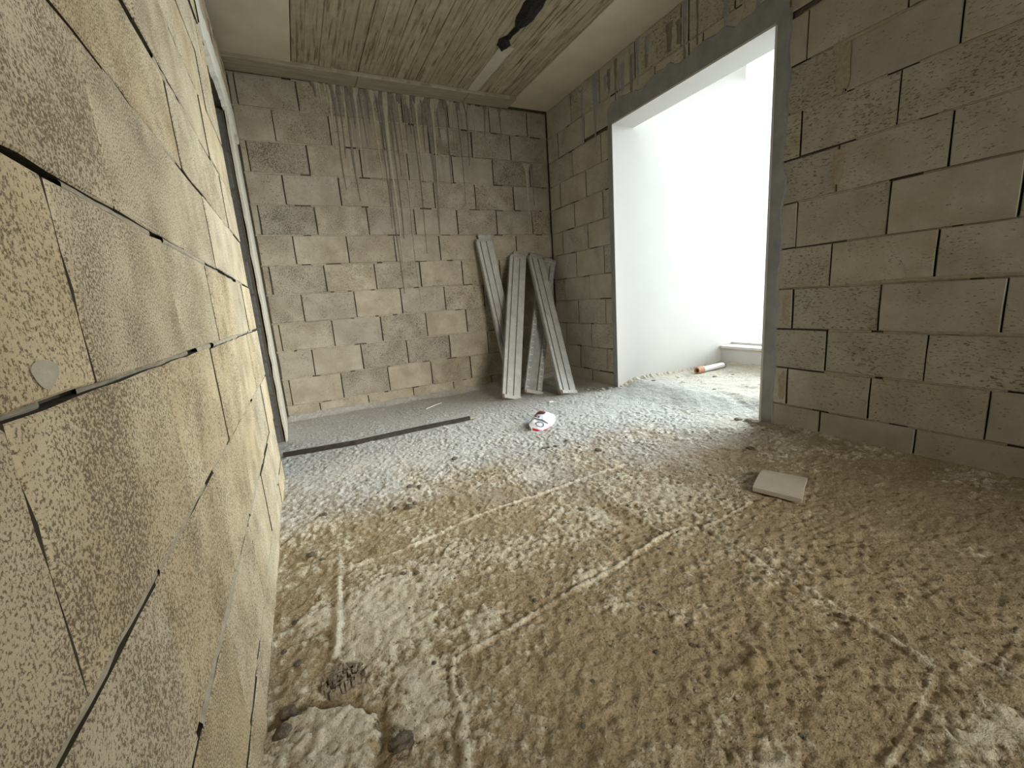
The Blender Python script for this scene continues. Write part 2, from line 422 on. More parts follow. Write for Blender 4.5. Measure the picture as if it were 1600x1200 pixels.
# ---------------------------------------------------------------- block walls
MAPS = {
    'left': lambda u, v, d: (XL + d, u, v),
    'back': lambda u, v, d: (u, YB - d, v),
    'right': lambda u, v, d: (XR - d, u, v),
}
def make_block(wall, parent, u0, u1, v0, v1, mat, seg=3, jag=0.0025, gap=0.004, dep=None, bedgap=0.005):
    """one block: wobbly outline, chamfered arris, real depth"""
    f = MAPS[wall]
    off = random.uniform(-0.0035, 0.0035) if dep is None else dep
    u0 += gap * random.uniform(.6, 1.5); u1 -= gap * random.uniform(.6, 1.5)
    v0 += bedgap * random.uniform(.5, 1.3); v1 -= bedgap * random.uniform(.5, 1.3)
    if u1 - u0 < 0.012 or v1 - v0 < 0.012: return None
    L = u1 - u0; nu = max(2, int(round(seg * min(1.0, L / .35)))); nv = max(2, seg - 1)
    pts = []
    for i in range(nu): pts.append((u0 + L * i / nu, v0, 0, 1))
    for i in range(nv): pts.append((u1, v0 + (v1 - v0) * i / nv, -1, 0))
    for i in range(nu): pts.append((u1 - L * i / nu, v1, 0, -1))
    for i in range(nv): pts.append((u0, v1 - (v1 - v0) * i / nv, 1, 0))
    n = len(pts)
    outl = []
    tw = random.uniform(-.003, .003)
    for k, (u, v, nu_, nv_) in enumerate(pts):
        j = random.uniform(0, jag) * (2.2 if random.random() < .12 else 1)
        cu, cv = (u0 + u1) / 2, (v0 + v1) / 2
        ku = 1 if u < cu else -1; kv = 1 if v < cv else -1
        outl.append((u + ku * j, v + kv * j * .8 + tw * (u - cu) / L))
    cu, cv = (u0 + u1) / 2, (v0 + v1) / 2
    ch = random.uniform(.003, .0055) * (.6 if wall == 'left' else 1)
    verts = []; faces = []
    for (u, v) in outl:                                    # front ring, inset
        verts.append(f(u + (ch if u < cu else -ch), v + (ch if v < cv else -ch), off))
    for (u, v) in outl: verts.append(f(u, v, off - ch * random.uniform(.6, 1.1)))
    for (u, v) in outl: verts.append(f(u, v, -0.06))
    faces.append(list(range(n)))
    for k in range(n):
        q = (k + 1) % n
        faces.append([k, n + k, n + q, q]); faces.append([n + k, 2 * n + k, 2 * n + q, n + q])
    if wall in ('right', ):
        faces = [list(reversed(q)) for q in faces]
    me = bpy.data.meshes.new('block')
    # mesh origin at block centre
    c = Vector(f(cu, cv, 0))
    me.from_pydata([tuple(Vector(v) - c) for v in verts], [], faces)
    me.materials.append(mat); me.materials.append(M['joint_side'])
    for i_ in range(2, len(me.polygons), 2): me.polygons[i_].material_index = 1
    o = bpy.data.objects.new('block', me); COL.objects.link(o); o.parent = parent
    o.location = c
    return o

def lay_wall(wall, parent, rows, u_min, u_max, mat, holes=(), seg_of=None, mort=None, gap=.004, bedgap=.005, recess=(-.002, -.003, -.005, -.008, .0005)):
    for v0, v1, anchor, pitch in rows:
        us = []
        k = math.floor((u_min - anchor) / pitch)
        u = anchor + k * pitch
        edges = [u_min]
        while u < u_max:
            if u_min + .03 < u < u_max - .03: edges.append(u + random.uniform(-.006, .006))
            u += pitch
        edges.append(u_max)
        for a, b in zip(edges[:-1], edges[1:]):
            spans = [(a, b)]
            for h0, h1, hz0, hz1 in holes:
                if v1 <= hz0 + .02 or v0 >= hz1 - .09: continue
                ns = []
                for s0, s1 in spans:
                    if s1 <= h0 or s0 >= h1: ns.append((s0, s1)); continue
                    if s0 < h0: ns.append((s0, h0))
                    if s1 > h1: ns.append((h1, s1))
                spans = ns
            for s0, s1 in spans:
                if s1 - s0 < .02: continue
                lo = v0
                for h0, h1, hz0, hz1 in holes:
                    if s1 > h0 and s0 < h1 and v0 < hz1 < v1: lo = hz1
                sg = seg_of((s0 + s1) / 2, (v0 + v1) / 2) if seg_of else 3
                make_block(wall, parent, s0, s1, lo, v1, mat, seg=sg, jag=.0035 if sg > 3 else .0022, gap=gap, bedgap=bedgap)
        # bed mortar: broken strips, recessed a little
        bm = bmesh.new()
        f = MAPS[wall]
        u = u_min
        while u < u_max - .02:
            ln = random.uniform(.12, .55); e = min(u + ln, u_max)
            blocked = any(u < h1 and e > h0 and v1 < hz1 and v1 > hz0 for h0, h1, hz0, hz1 in holes)
            if not blocked:
                ns = max(2, int((e - u) / .035)); prev = None
                rec = random.choice(recess)
                for i in range(ns + 1):
                    uu = u + (e - u) * i / ns
                    w = .0075 + random.uniform(-.0015, .003); d = rec + random.uniform(-.002, .0015)
                    cur = [bm.verts.new(f(uu, v1 - w, d - .004)), bm.verts.new(f(uu, v1 - w * .3, d)), bm.verts.new(f(uu, v1 + w * .3, d)), bm.verts.new(f(uu, v1 + w, d - .004))]
                    if prev:
                        for j in range(3): bm.faces.new((prev[j], cur[j], cur[j + 1], prev[j + 1]))
                    prev = cur
            u = e + (random.uniform(.02, .14) if random.random() < .7 else 0.0)
        if len(bm.faces): obj('bed_mortar', bm, mort or M['mortar'], parent)
        else: bm.free()

def wall_backing(name, boxes, label, mat='backing'):
    bm = bmesh.new()
    for b_ in boxes: bx(bm, *b_)
    o = obj(name, bm, M[mat])
    return tag(o, label, 'wall', kind='structure')

# back wall -----------------------------------------------------------------
wb = wall_backing('wall_back', [(XL - WT - .9, XR + WT, YB + .022, YB + .2, -.05, 3.3)], 'back wall of grey tan concrete blocks with cement drips from the beam')
rows = [(-.02, .135, .07, .468)]
zb = [.135 + .2645 * k for k in range(11)] + [3.035]
for k in range(11):
    rows.append((zb[k], zb[k + 1], -.170 if k % 2 == 0 else .066, .4665))
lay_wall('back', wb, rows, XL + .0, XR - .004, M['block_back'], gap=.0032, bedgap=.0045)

# left wall -----------------------------------------------------------------
wl = wall_backing('wall_left', [(XL - WT, XL - .022, YR, LD0 - .004, -.05, 3.02), (XL - WT, XL - .022, LD1 + .004, YB + .03, -.05, 3.02), (XL - WT, XL - .022, LD0 - .004, LD1 + .004, LDH, 3.02)],
                  'left wall of rough pitted cream blocks running towards the viewer')
zl = [-.02, .13, .395, .662, .934, 1.172, 1.42, 1.662, 1.914, 2.17, 2.42, 2.67, 2.92, 3.01]
anc = [.66, .963, .685, .478, .663, .89, 1.095, .87, 1.09, .86, 1.10, .87, .70]
rows = [(zl[i], zl[i + 1], anc[i], .4625) for i in range(len(zl) - 1)]
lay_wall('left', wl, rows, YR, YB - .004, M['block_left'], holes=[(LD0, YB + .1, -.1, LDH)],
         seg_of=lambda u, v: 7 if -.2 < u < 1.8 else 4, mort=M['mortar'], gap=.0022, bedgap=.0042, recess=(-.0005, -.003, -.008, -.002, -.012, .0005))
# block ends showing on the far jamb of the left doorway
for k in range(len(zl) - 1):
    if zl[k] > LDH: break
    bm = bmesh.new()
    s = random.uniform(-.012, .004)
    bx(bm, XL - WT + .01, XL - .035 + s, LD1 - random.uniform(.001, .008), LD1 + .03, zl[k] + .006, min(zl[k + 1], LDH) - .006, .004)
    obj('jamb_block', bm, M['jamb_block'], wl)

# pale plaster skin along the far stub of the left wall and the head of the doorway, ragged lower edge
bm = bmesh.new()
prev = None
for i in range(31):
    z = -.01 + (LDH + .3) * i / 30
    w = random.uniform(-.004, .004)
    cur = [bm.verts.new((XL + .004 + w * .4, LD1 - .012, z)), bm.verts.new((XL - .011, YB - .002, z)), bm.verts.new((XL - .012 + w, LD1 - .0115, z)), ]
    if prev:
        bm.faces.new((prev[0], cur[0], cur[1], prev[1])); bm.faces.new((prev[2], cur[2], cur[0], prev[0]))
    prev = cur
obj('plaster_skin', bm, M['lintel_plaster'], wl)
bm = bmesh.new(); prev = None
for i in range(41):
    y = LD0 - .05 + (YB - .02 - LD0) * i / 40
    zlow = LDH - .02 + random.uniform(-.02, .03)
    cur = [bm.verts.new((XL - .02, y, zlow)), bm.verts.new((XL + .009, y, zlow + .012)), bm.verts.new((XL + .007, y, 2.68 + random.uniform(-.02, .02))), bm.verts.new((XL - .001, y, 2.70))]
    if prev:
        for j in range(3): bm.faces.new((prev[j], cur[j], cur[j + 1], prev[j + 1]))
    prev = cur
obj('lintel_plaster', bm, M['lintel_plaster'], wl)

# smear of pale mortar on a near block
bm = bmesh.new()
c = bm.verts.new((XL + .006, .554, .963))
ring = []
for k in range(16):
    a_ = k / 16 * 2 * math.pi; r_ = .018 * (1 + .16 * math.sin(3 * a_ + 1) + random.uniform(-.1, .1))
    ring.append(bm.verts.new((XL + .0048, .554 + 1.3 * r_ * math.cos(a_), .963 + .75 * r_ * math.sin(a_))))
for k in range(16): bm.faces.new((c, ring[k], ring[(k + 1) % 16]))
obj('mortar_dab', bm, M['mortar_light'], wl)

# right wall ----------------------------------------------------------------
X2 = XR + WT
wr = wall_backing('wall_right', [(XR + .022, X2, RD1 + .002, YB + .03, -.05, 3.2), (XR + .022, X2, RD0 + .0, RD1 + .002, RDH + .0, 3.2), (XR + .022, X2, SD1, RD0, -.05, 3.2),
                                 (XR + .022, X2, SD0, SD1, SDH, 3.2), (XR + .022, X2, YR, SD0, -.05, 3.2)], 'right wall of dark grey brown blocks with a wide opening to a white passage')
zr = [-.02, .162, .415, .675, .937, 1.19, 1.465, 1.722, 1.985, 2.245, 2.505, 2.765, 3.055]
rows_n = []; rows_f = []
for k in range(len(zr) - 1):
    odd = k % 2
    rows_n.append((zr[k], zr[k + 1], 1.705 if odd else 1.488, .470))
    rows_f.append((zr[k], zr[k + 1], 4.08 if odd else 4.34, .485))
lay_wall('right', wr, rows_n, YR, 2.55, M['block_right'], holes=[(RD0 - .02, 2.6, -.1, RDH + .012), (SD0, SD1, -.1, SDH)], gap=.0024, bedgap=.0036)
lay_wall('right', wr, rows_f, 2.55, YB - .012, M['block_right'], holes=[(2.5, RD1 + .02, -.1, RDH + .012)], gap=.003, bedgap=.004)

# grey render band around the opening, ragged and feathered at its outer edge
def render_band(name, path, seed):
    """path: list of (inner(u,v), outward dir(u,v), width); thickness fades outwards"""
    bm = bmesh.new(); prev = None
    for i, ((u, v), (du, dv), w) in enumerate(path):
        ww = w * (1 + .22 * (mnoise.noise(Vector((i * .37, seed, 0))))) + random.uniform(-.006, .006)
        prof = [(0, -.02), (0, .0115), (.35, .0115), (.72, .010), (.92, .0075), (1.0, -.006)]
        cur = []
        for s_, d_ in prof:
            cur.append(bm.verts.new((XR - d_ + random.uniform(-.0007, .0007), u + du * ww * s_, v + dv * ww * s_)))
        if prev:
            for j in range(len(prof) - 1): bm.faces.new((prev[j], cur[j], cur[j + 1], prev[j + 1]))
        prev = cur
    return obj(name, bm, M['render_grey'], wr, smooth=False)
N = 46
render_band('render_band', [((RD1 + .005, .02 + (RDH + .01) * i / N), (1, 0), .075) for i in range(N + 1)], 1.0)
render_band('render_band', [((RD0 - .07 + (RD1 - RD0 + .14) * i / N, RDH), (0, 1), .17 + .018 * math.sin(i * .5)) for i in range(N + 1)], 5.0)
render_band('render_band', [((RD0, .0 + (RDH + .04) * i / N), (-1, 0), .085) for i in range(N + 1)], 9.0)
# thin washes of cement run over the blocks above the opening
for k in range(26):
    y = random.uniform(RD0 + .1, RD1 + .55); w = random.uniform(.008, .035); top = random.uniform(2.93, 3.05)
    ln = random.uniform(.12, .36)
    if y > RD1 and random.random() < .4: ln *= 2.0
    bm = bmesh.new(); prev = None
    for i in range(7):
        z = top - ln * i / 6; ww = w * (1 - .5 * i / 6) * random.uniform(.7, 1.2); yy = y + random.uniform(-.004, .004)
        cur = [bm.verts.new((XR - .001, yy - ww, z)), bm.verts.new((XR - .0065, yy, z)), bm.verts.new((XR - .001, yy + ww, z))]
        if prev:
            for j in range(2): bm.faces.new((prev[j], cur[j], cur[j + 1], prev[j + 1]))
        prev = cur
    obj('cement_drip', bm, M['render_grey'] if random.random() < .6 else M['drip_dark'], wr)
# mortar smears covering some joints
for (y, z, w, h) in ((1.50, 2.12, .035, .26), (1.40, 2.24, .16, .022), (1.49, 1.60, .03, .20), (1.02, .95, .30, .018), (1.74, .29, .028, .22), (1.74, .80, .028, .22), (1.42, .405, .06, .03), (.85, .68, .22, .016)):
    bm = bmesh.new(); ring = []; n_ = 20
    c = bm.verts.new((XR - .0065, y, z))
    for k in range(n_):
        a_ = k / n_ * 2 * math.pi
        ca, sa = math.cos(a_), math.sin(a_)
        q = 1 / max(abs(ca), abs(sa)) ** .7 * random.uniform(.85, 1.12)
        ring.append(bm.verts.new((XR - .003 + .004 * 0, y + ca * q * w, z + sa * q * h * .5)))
    for k in range(n_): bm.faces.new((c, ring[k], ring[(k + 1) % n_]))
    obj('mortar_smear', bm, M['mortar'], wr)

# white painted reveal and its bright corner bead
bm = bmesh.new()
bx(bm, XR - .0145, X2 + .004, RD0 + .006, RD1 - .0, RDH - .012, RDH + .0015)
obj('reveal_head', bm, M['white_paint'], wr)
bm = bmesh.new()
bx(bm, XR - .0145, X2 + .004, RD0 - .003, RD0 + .010, .0, RDH - .012)
obj('reveal_jamb', bm, M['white_paint'], wr)
bm = bmesh.new()
bx(bm, XR - .0145, X2 + .004, RD1 - .0012, RD1 + .007, .0, RDH - .012)
obj('reveal_jamb', bm, M['white_paint'], wr)

# rear wall -----------------------------------------------------------------
wall_backing('wall_rear', [(XL - WT, 1.05, YR - .2, YR, -.05, 3.2), (2.80, XR + WT, YR - .2, YR, -.05, 3.2), (1.05, 2.80, YR - .2, YR, -.05, .98), (1.05, 2.80, YR - .2, YR, 2.52, 3.2)], 'plain block wall behind the viewer', 'mortar')  # opening in this unseen wall is added for the rear fill lamp

# passage -------------------------------------------------------------------
bm = bmesh.new(); bx(bm, X2 - .01, XW + .30, RD1, RD1 + .15, -.05, 3.95)
tag(obj('wall_passage', bm, M['white_paint']), 'smooth white painted wall seen through the wide opening', 'wall', kind='structure')
bm = bmesh.new(); bx(bm, X2 - .02, XW + .3, -2.75, -2.6, -.05, 3.95)
tag(obj('wall_passage_end', bm, M['white_paint']), 'white end wall of the passage', 'wall', kind='structure')
bm = bmesh.new(); bx(bm, X2, X2 + .012, -2.6, SD0, -.05, 3.95); bx(bm, X2, X2 + .012, SD1, RD0 - .002, -.05, 3.95); bx(bm, X2, X2 + .012, RD0 - .002, RD1, RDH, 3.95); bx(bm, X2, X2 + .012, SD0, SD1, SDH, 3.95)
tag(obj('wall_passage_inner', bm, M['white_paint']), 'white passage side of the block wall', 'wall', kind='structure')
bm = bmesh.new()
bx(bm, XW, XW + .22, WIN_Y0, RD1, -.05, WIN_Z0 - .028)
bx(bm, XW, XW + .22, -2.75, RD1, WIN_Z1, 3.95)
bx(bm, XW, XW + .22, -2.75, WIN_Y0, -.05, WIN_Z1)
wp = tag(obj('wall_window', bm, M['white_paint']), 'low white parapet under the bright window of the passage', 'wall', kind='structure')
bm = bmesh.new(); bx(bm, XW - .018, XW + .225, WIN_Y0, RD1 - .001, WIN_Z0 - .028, WIN_Z0, .003)
obj('sill_slab', bm, M['sill_stone'], wp)
bm = bmesh.new(); bx(bm, XW + .19, XW + .215, WIN_Y0, RD1 - .001, WIN_Z0, WIN_Z0 + .022, .002)
obj('window_track', bm, M['white_paint'], wp)
# mortar fillet at the foot of the white walls
bm = bmesh.new(); prev = None
for i in range(60):
    x = XR + .02 + (XW - XR - .02) * i / 59; z = fz(x, RD1 - .04); w = .03 + random.uniform(-.012, .02); h = .022 + random.uniform(-.01, .016)
    cur = [bm.verts.new((x, RD1 - w, z - .004)), bm.verts.new((x, RD1 - w * .4, z + h * .5)), bm.verts.new((x, RD1 + .002, z + h))]
    if prev:
        for j in range(2): bm.faces.new((prev[j], cur[j], cur[j + 1], prev[j + 1]))
    prev = cur
obj('skirting_mortar', bm, M['mortar_light'], bpy.data.objects['wall_passage'])
bm = bmesh.new(); prev = None
for i in range(60):
    y = 1.2 + (RD1 - 1.2) * i / 59; z = fz(XW - .04, y); w = .07 + random.uniform(-.012, .02); h = .03 + random.uniform(-.01, .012)
    cur = [bm.verts.new((XW - w, y, z - .004)), bm.verts.new((XW - w * .5, y, z + h * .8)), bm.verts.new((XW + .002, y, z + h))]
    if prev:
        for j in range(2): bm.faces.new((prev[j], cur[j], cur[j + 1], prev[j + 1]))
    prev = cur
obj('skirting_mortar', bm, M['mortar_light'], wp)

# unlit room behind the left doorway
wall_backing('wall_side_room', [(-1.75, -1.6, YR - .2, YB + .2, -.05, 3.3), (-1.6, XL - WT, YR - .2, YR, -.05, 3.2)], 'unlit wall of the side room behind the left doorway', 'dark_room')

# ceiling -------------------------------------------------------------------
bm = bmesh.new(); bx(bm, -1.75, X2 + .006, -2.8, YB + .2, 3.10, 3.30)
ce = tag(obj('ceiling', bm, M['backing']), 'raw board marked concrete ceiling', 'ceiling', kind='structure')
bm = bmesh.new(); bx(bm, X2 - .02, XW + .3, -2.75, RD1 + .15, 3.93, 4.05)
tag(obj('ceiling_passage', bm, M['white_paint']), 'white ceiling of the passage', 'ceiling', kind='structure')
bays = [.272, .805, 1.318, 1.845, 2.385]
for bi in range(4):
    a0, a1 = bays[bi], bays[bi + 1]
    nb = 5 + (bi % 2)
    cuts = [a0] + sorted(a0 + (a1 - a0) * (k + random.uniform(-.18, .18)) / nb for k in range(1, nb)) + [a1]
    zb_ = random.uniform(-.003, .003)
    for k in range(nb):
        g0 = .0035 if k == 0 else .0011; g1 = .0035 if k == nb - 1 else .0011
        z0 = 3.068 + zb_ + random.uniform(-.0022, .0022)
        y_end = 4.335 + random.uniform(-.006, .004)
        # long board print with slightly wavering edges
        bm = bmesh.new(); prev = None; nseg = 24
        for i in range(nseg + 1):
            y = YR + (y_end - YR) * i / nseg
            e0 = cuts[k] + g0 + random.uniform(-.0015, .0015); e1 = cuts[k + 1] - g1 + random.uniform(-.0015, .0015)
            zz_ = z0 + .003 * mnoise.noise(Vector((k * 3.1 + bi, y * 1.3, 0)))
            cur = [bm.verts.new((e0, y, 3.105)), bm.verts.new((e0, y, zz_ + .002)), bm.verts.new((e0 + .004, y, zz_)), bm.verts.new((e1 - .004, y, zz_)), bm.verts.new((e1, y, zz_ + .002)), bm.verts.new((e1, y, 3.105))]
            if prev:
                for j in range(5): bm.faces.new((prev[j], cur[j], cur[j + 1], prev[j + 1]))
            else: bm.faces.new(cur)
            prev = cur
        bm.faces.new(list(reversed(prev)))
        obj('board_print', bm, M['board'], ce)
# smooth flat strips along the left and right walls
bm = bmesh.new(); bx(bm, XL - WT, .268, YR, 4.34, 3.064, 3.11, .004); obj('soffit_strip', bm, M['soffit'], ce)
bm = bmesh.new(); bx(bm, 2.39, XR + .03, YR, YB - .02, 3.057, 3.11, .004); obj('soffit_strip', bm, M['soffit'], ce)
# board-marked beam strip along the back wall
for (a0, a1) in ((XL - WT, .80), (.803, 1.86), (1.863, 2.388)):
    bm = bmesh.new(); bx(bm, a0, a1, 4.338, YB - .012, 3.037 + random.uniform(-.002, .002), 3.11, .005)
    obj('beam_soffit', bm, M['beam'], ce)
# paler strip where a batten was pulled off
bm = bmesh.new()
prev = None
for i in range(13):
    y = 3.55 + (4.345 - 3.55) * i / 12
    w0 = 1.838 + random.uniform(-.003, .003); w1 = 1.945 + .02 * (1 - i / 12) + random.uniform(-.004, .004)
    cur = [bm.verts.new((w0, y, 3.075)), bm.verts.new((w0 + .003, y, 3.0585)), bm.verts.new((w1 - .003, y, 3.0585)), bm.verts.new((w1, y, 3.075))]
    if prev:
        for j in range(3): bm.faces.new((prev[j], cur[j], cur[j + 1], prev[j + 1]))
    else: bm.faces.new(cur)
    prev = cur
bm.faces.new(prev[::-1])
obj('pale_strip', bm, M['pale_scar'], ce)
# cement fins at the board ends
for k in range(22):
    x = random.uniform(.3, 2.3); 
    bm = bmesh.new()
    w = random.uniform(.02, .08)
    v = [bm.verts.new((x - w, 4.336, 3.066)), bm.verts.new((x + w, 4.336, 3.066)), bm.verts.new((x + w * .6, 4.333, 3.036 + random.uniform(0, .008))), bm.verts.new((x - w * .5, 4.333, 3.036 + random.uniform(0, .008))),
         bm.verts.new((x - w, 4.342, 3.066)), bm.verts.new((x + w, 4.342, 3.066)), bm.verts.new((x + w * .6, 4.338, 3.036)), bm.verts.new((x - w * .5, 4.338, 3.036))]
    for q in ((0, 1, 2, 3), (4, 7, 6, 5), (0, 3, 7, 4), (1, 5, 6, 2), (2, 6, 7, 3)): bm.faces.new([v[i] for i in q])
    obj('cement_fin', bm, M['drip_light'], ce)

# torn black film stuck in the seam of the ceiling
def crumple(name, pts, mat, parent=None, z_amp=.02, seed=0):
    """a crumpled sheet blob following 2-D outline centre points (x, y, half width)"""
    bm = bmesh.new(); prev = None
    for i, (x, y, w) in enumerate(pts):
        cur = []
        for j in range(7):
            t_ = j / 6 * 2 - 1
            nz = mnoise.noise(Vector((x * 30 + seed, y * 30, j * 1.7)))
            cur.append(bm.verts.new((x + t_ * w * (1 + .25 * nz), y + .012 * nz, 3.066 - z_amp * (1 - t_ * t_) * (.55 + .8 * abs(nz)) - .002)))
        if prev:
            for j in range(6): bm.faces.new((prev[j], cur[j], cur[j + 1], prev[j + 1]))
        prev = cur
    o = obj(name, bm, mat, parent)
    md = o.modifiers.new('thick', 'SOLIDIFY'); md.thickness = .002
    return o
film = crumple('torn_film', [(1.85 + random.uniform(-.008, .008) + dx, y, w) for dx, y, w in
                             ((0.01, 3.585, .02), (0.006, 3.565, .055), (0.0, 3.53, .062), (-.01, 3.49, .055), (-.02, 3.455, .026), (-.006, 3.41, .016), (.008, 3.36, .016), (.016, 3.31, .018), (.02, 3.28, .03), (.018, 3.24, .06), (.02, 3.19, .075),
                              (.015, 3.12, .07), (.01, 3.03, .075), (.0, 2.94, .06), (.005, 2.85, .07), (0, 2.74, .05), (0, 2.64, .03))], M['black_film'], z_amp=.035)
tag(film, 'torn black film hanging from a seam of the concrete ceiling', 'film')

# cement drips down the back wall -------------------------------------------
drips = [(.56, .55), (.60, .9), (.64, .62), (.68, .42), (.72, 1.0), (.76, .35), (.80, .7), (.84, .5), (.90, .3), (.95, .85), (1.0, 1.25), (1.03, 1.9), (1.06, 1.6), (1.10, 1.35), (1.14, .75), (1.19, 2.0), (1.24, .5),
         (1.30, .35), (1.36, .8), (1.42, .5), (1.48, 1.3), (1.52, .9), (1.60, .35), (1.68, .8), (1.74, .5), (1.82, 1.0), (1.90, .6), (1.98, .4), (2.10, .3), (2.30, .28), (2.60, .55), (2.66, .45), (1.33, 1.5), (.50, .22), (.45, .12)]
for k, (x, ln) in enumerate(drips):
    w = random.uniform(.004, .009) * (1.8 if random.random() < .25 else 1)
    top = 3.035 if x < 2.4 else 2.5
    bm = bmesh.new(); prev = None; n_ = 14
    xx = x + random.uniform(-.01, .01); ph = random.uniform(0, 6)
    for i in range(n_ + 1):
        z = top - ln * i / n_
        t_ = i / n_
        ww = w * (1.5 - 1.1 * t_) * random.uniform(.8, 1.2)
        if t_ < .12: ww *= 2.0
        xq = xx + .006 * math.sin(ph + z * 5) + .012 * (1 - t_) * math.sin(ph * 2)
        yq = YB - .0035
        cur = [bm.verts.new((xq - ww, yq, z)), bm.verts.new((xq - ww * .4, yq - .0045, z)), bm.verts.new((xq + ww * .4, yq - .0045, z)), bm.verts.new((xq + ww, yq, z))]
        if prev:
            for j in range(3): bm.faces.new((prev[j], cur[j], cur[j + 1], prev[j + 1]))
        prev = cur
    obj('cement_drip', bm, M['drip_dark'] if k % 3 else M['drip_light'], wb)
# ragged curtain of cement squeezed out below the beam
for k in range(30):
    x = .42 + 1.5 * k / 29 + random.uniform(-.02, .02); w = random.uniform(.015, .035); ln = random.uniform(.03, .13)
    bm = bmesh.new(); prev = None
    for i in range(5):
        t_ = i / 4; z = 3.04 - ln * t_; ww = w * (1 - .75 * t_) * random.uniform(.8, 1.2)
        cur = [bm.verts.new((x - ww, YB - .002, z)), bm.verts.new((x, YB - .022 * (1 - t_ * .6), z)), bm.verts.new((x + ww, YB - .002, z))]
        if prev:
            for j in range(2): bm.faces.new((prev[j], cur[j], cur[j + 1], prev[j + 1]))
        prev = cur
    obj('cement_tongue', bm, M['drip_light'] if k % 3 else M['drip_dark'], wb)

# ---------------------------------------------------------------- metal planks leaning in the corner
def plank_mat():
    m, nt, b = new_mat('dusty_galvanised_sheet'); t = NT(nt)
    oi = t.n('ShaderNodeObjectInfo')
    tc = t.n('ShaderNodeTexCoord')
    p = tc.outputs['Object']
    n1 = t.noise(p, 9, 4, 0.6); n2 = t.noise(p, 60, 3, 0.65)
    c = t.mix(t.ramp(n1, .3, .7), (0.47, 0.455, 0.41, 1), (0.33, 0.325, 0.305, 1))
    c = t.mix(t.math('MULTIPLY', t.ramp(n2, .62, .7), .8), c, (0.74, 0.72, 0.66, 1))
    t.l(c, b.inputs['Base Color'])
    b.inputs['Metallic'].default_value = 0.25
    b.inputs['Roughness'].default_value = 0.62
    t.bump(n2, .25, .002, b)
    return m
M['plank'] = plank_mat()
M['plank_back'] = simple_mat('dull_galvanised_underside', (0.26, 0.265, 0.26, 1), (0.36, 0.36, 0.35, 1), 14, .2, .002, .6)
M['rust'] = simple_mat('rusty_end', (0.22, 0.12, 0.08, 1), (0.34, 0.24, 0.18, 1), 40, .4)
M['plank_print'] = simple_mat('white_marks', (0.66, 0.66, 0.62, 1), (0.55, 0.55, 0.52, 1), 30, 0)

def plank(label, foot, top, width=.2, thick=.045, face_dir=(0, -1, 0), underside=False):
    """folded sheet-metal plank; local X across, Y out of the face, Z along"""
    F, T = Vector(foot), Vector(top)
    zax = (T - F); L = zax.length; zax.normalize()
    fd = Vector(face_dir); yax = (fd - zax * fd.dot(zax)).normalized(); xax = yax.cross(zax)
    root = empty('metal_plank', foot)
    root.rotation_mode = 'QUATERNION'
    root.rotation_quaternion = Matrix((xax, yax, zax)).transposed().to_quaternion()
    h = width / 2
    g1, g2, gw, gd = -h + width * .20, -h + width * .60, .0065, .016
    if not underside:
        strips = [('side_strip', -g1 + gw, h), ('middle_strip', -g2 + gw, -g1 - gw), ('wide_strip', -h, -g2 - gw)]
        for nm, a0, a1 in strips:
            bm = bmesh.new(); bx(bm, a0, a1, -.004, 0, .035, L - .03, .002)
            # folded lips of the strip
            bx(bm, a0, a0 + .003, -gd, -.001, .036, L - .031); bx(bm, a1 - .003, a1, -gd, -.001, .036, L - .031)
            obj(nm, bm, M['plank'], root)
        bm = bmesh.new(); bx(bm, -h + .003, h - .003, -thick, -gd, .02, L - .02, .002)
        obj('channel_body', bm, M['plank_back'], root)
    else:
        for nm, a0, a1, y0, y1 in (('rail', -h, -h + .055, -thick, 0), ('web', -h + .055, h - .055, -thick, -.022), ('rail', h - .055, h, -thick, 0)):
            bm = bmesh.new(); bx(bm, a0, a1, y0, y1, .02, L - .02, .003); obj(nm, bm, M['plank_back'], root)
        k = 0; z = .06
        while z < L * .62:
            for s in (-1, 1):
                bm = bmesh.new(); xx = s * (h - .0275)
                w_ = random.uniform(.010, .018)
                bx(bm, xx - w_, xx + w_, -.001, .0022, z, z + random.uniform(.006, .012), .0008)
                bx(bm, xx + w_ - .004, xx + w_, -.001, .002, z - .015, z + .05)
                obj('embossed_mark', bm, M['plank_print'], root)
            z += random.uniform(.06, .085)
    # end caps with a folded hook
    bm = bmesh.new(); bx(bm, -h - .012, h - .02, -thick, .006, -.002, .036, .002); obj('end_cap', bm, M['plank'], root)
    bm = bmesh.new(); bx(bm, -h - .004, h - .012, -thick - .004, -.006, L - .034, L - .002, .002); obj('end_cap', bm, M['plank_back'], root)
    bm = bmesh.new(); bx(bm, -h - .014, h - .05, -.034, -.027, L - .012, L + .05, .002)
    bx(bm, -h - .014, h - .05, -.048, -.006, L + .046, L + .053, .0015)
    obj('hook_plate', bm, M['plank'], root)
    bm = bmesh.new(); bx(bm, h - .02, h - .004, -thick, -.004, -.002, .034, .002); obj('corner_clip', bm, M['rust'], root)
    tag(root, label, 'plank', 'sheet metal planks leaning in the corner')
    return root

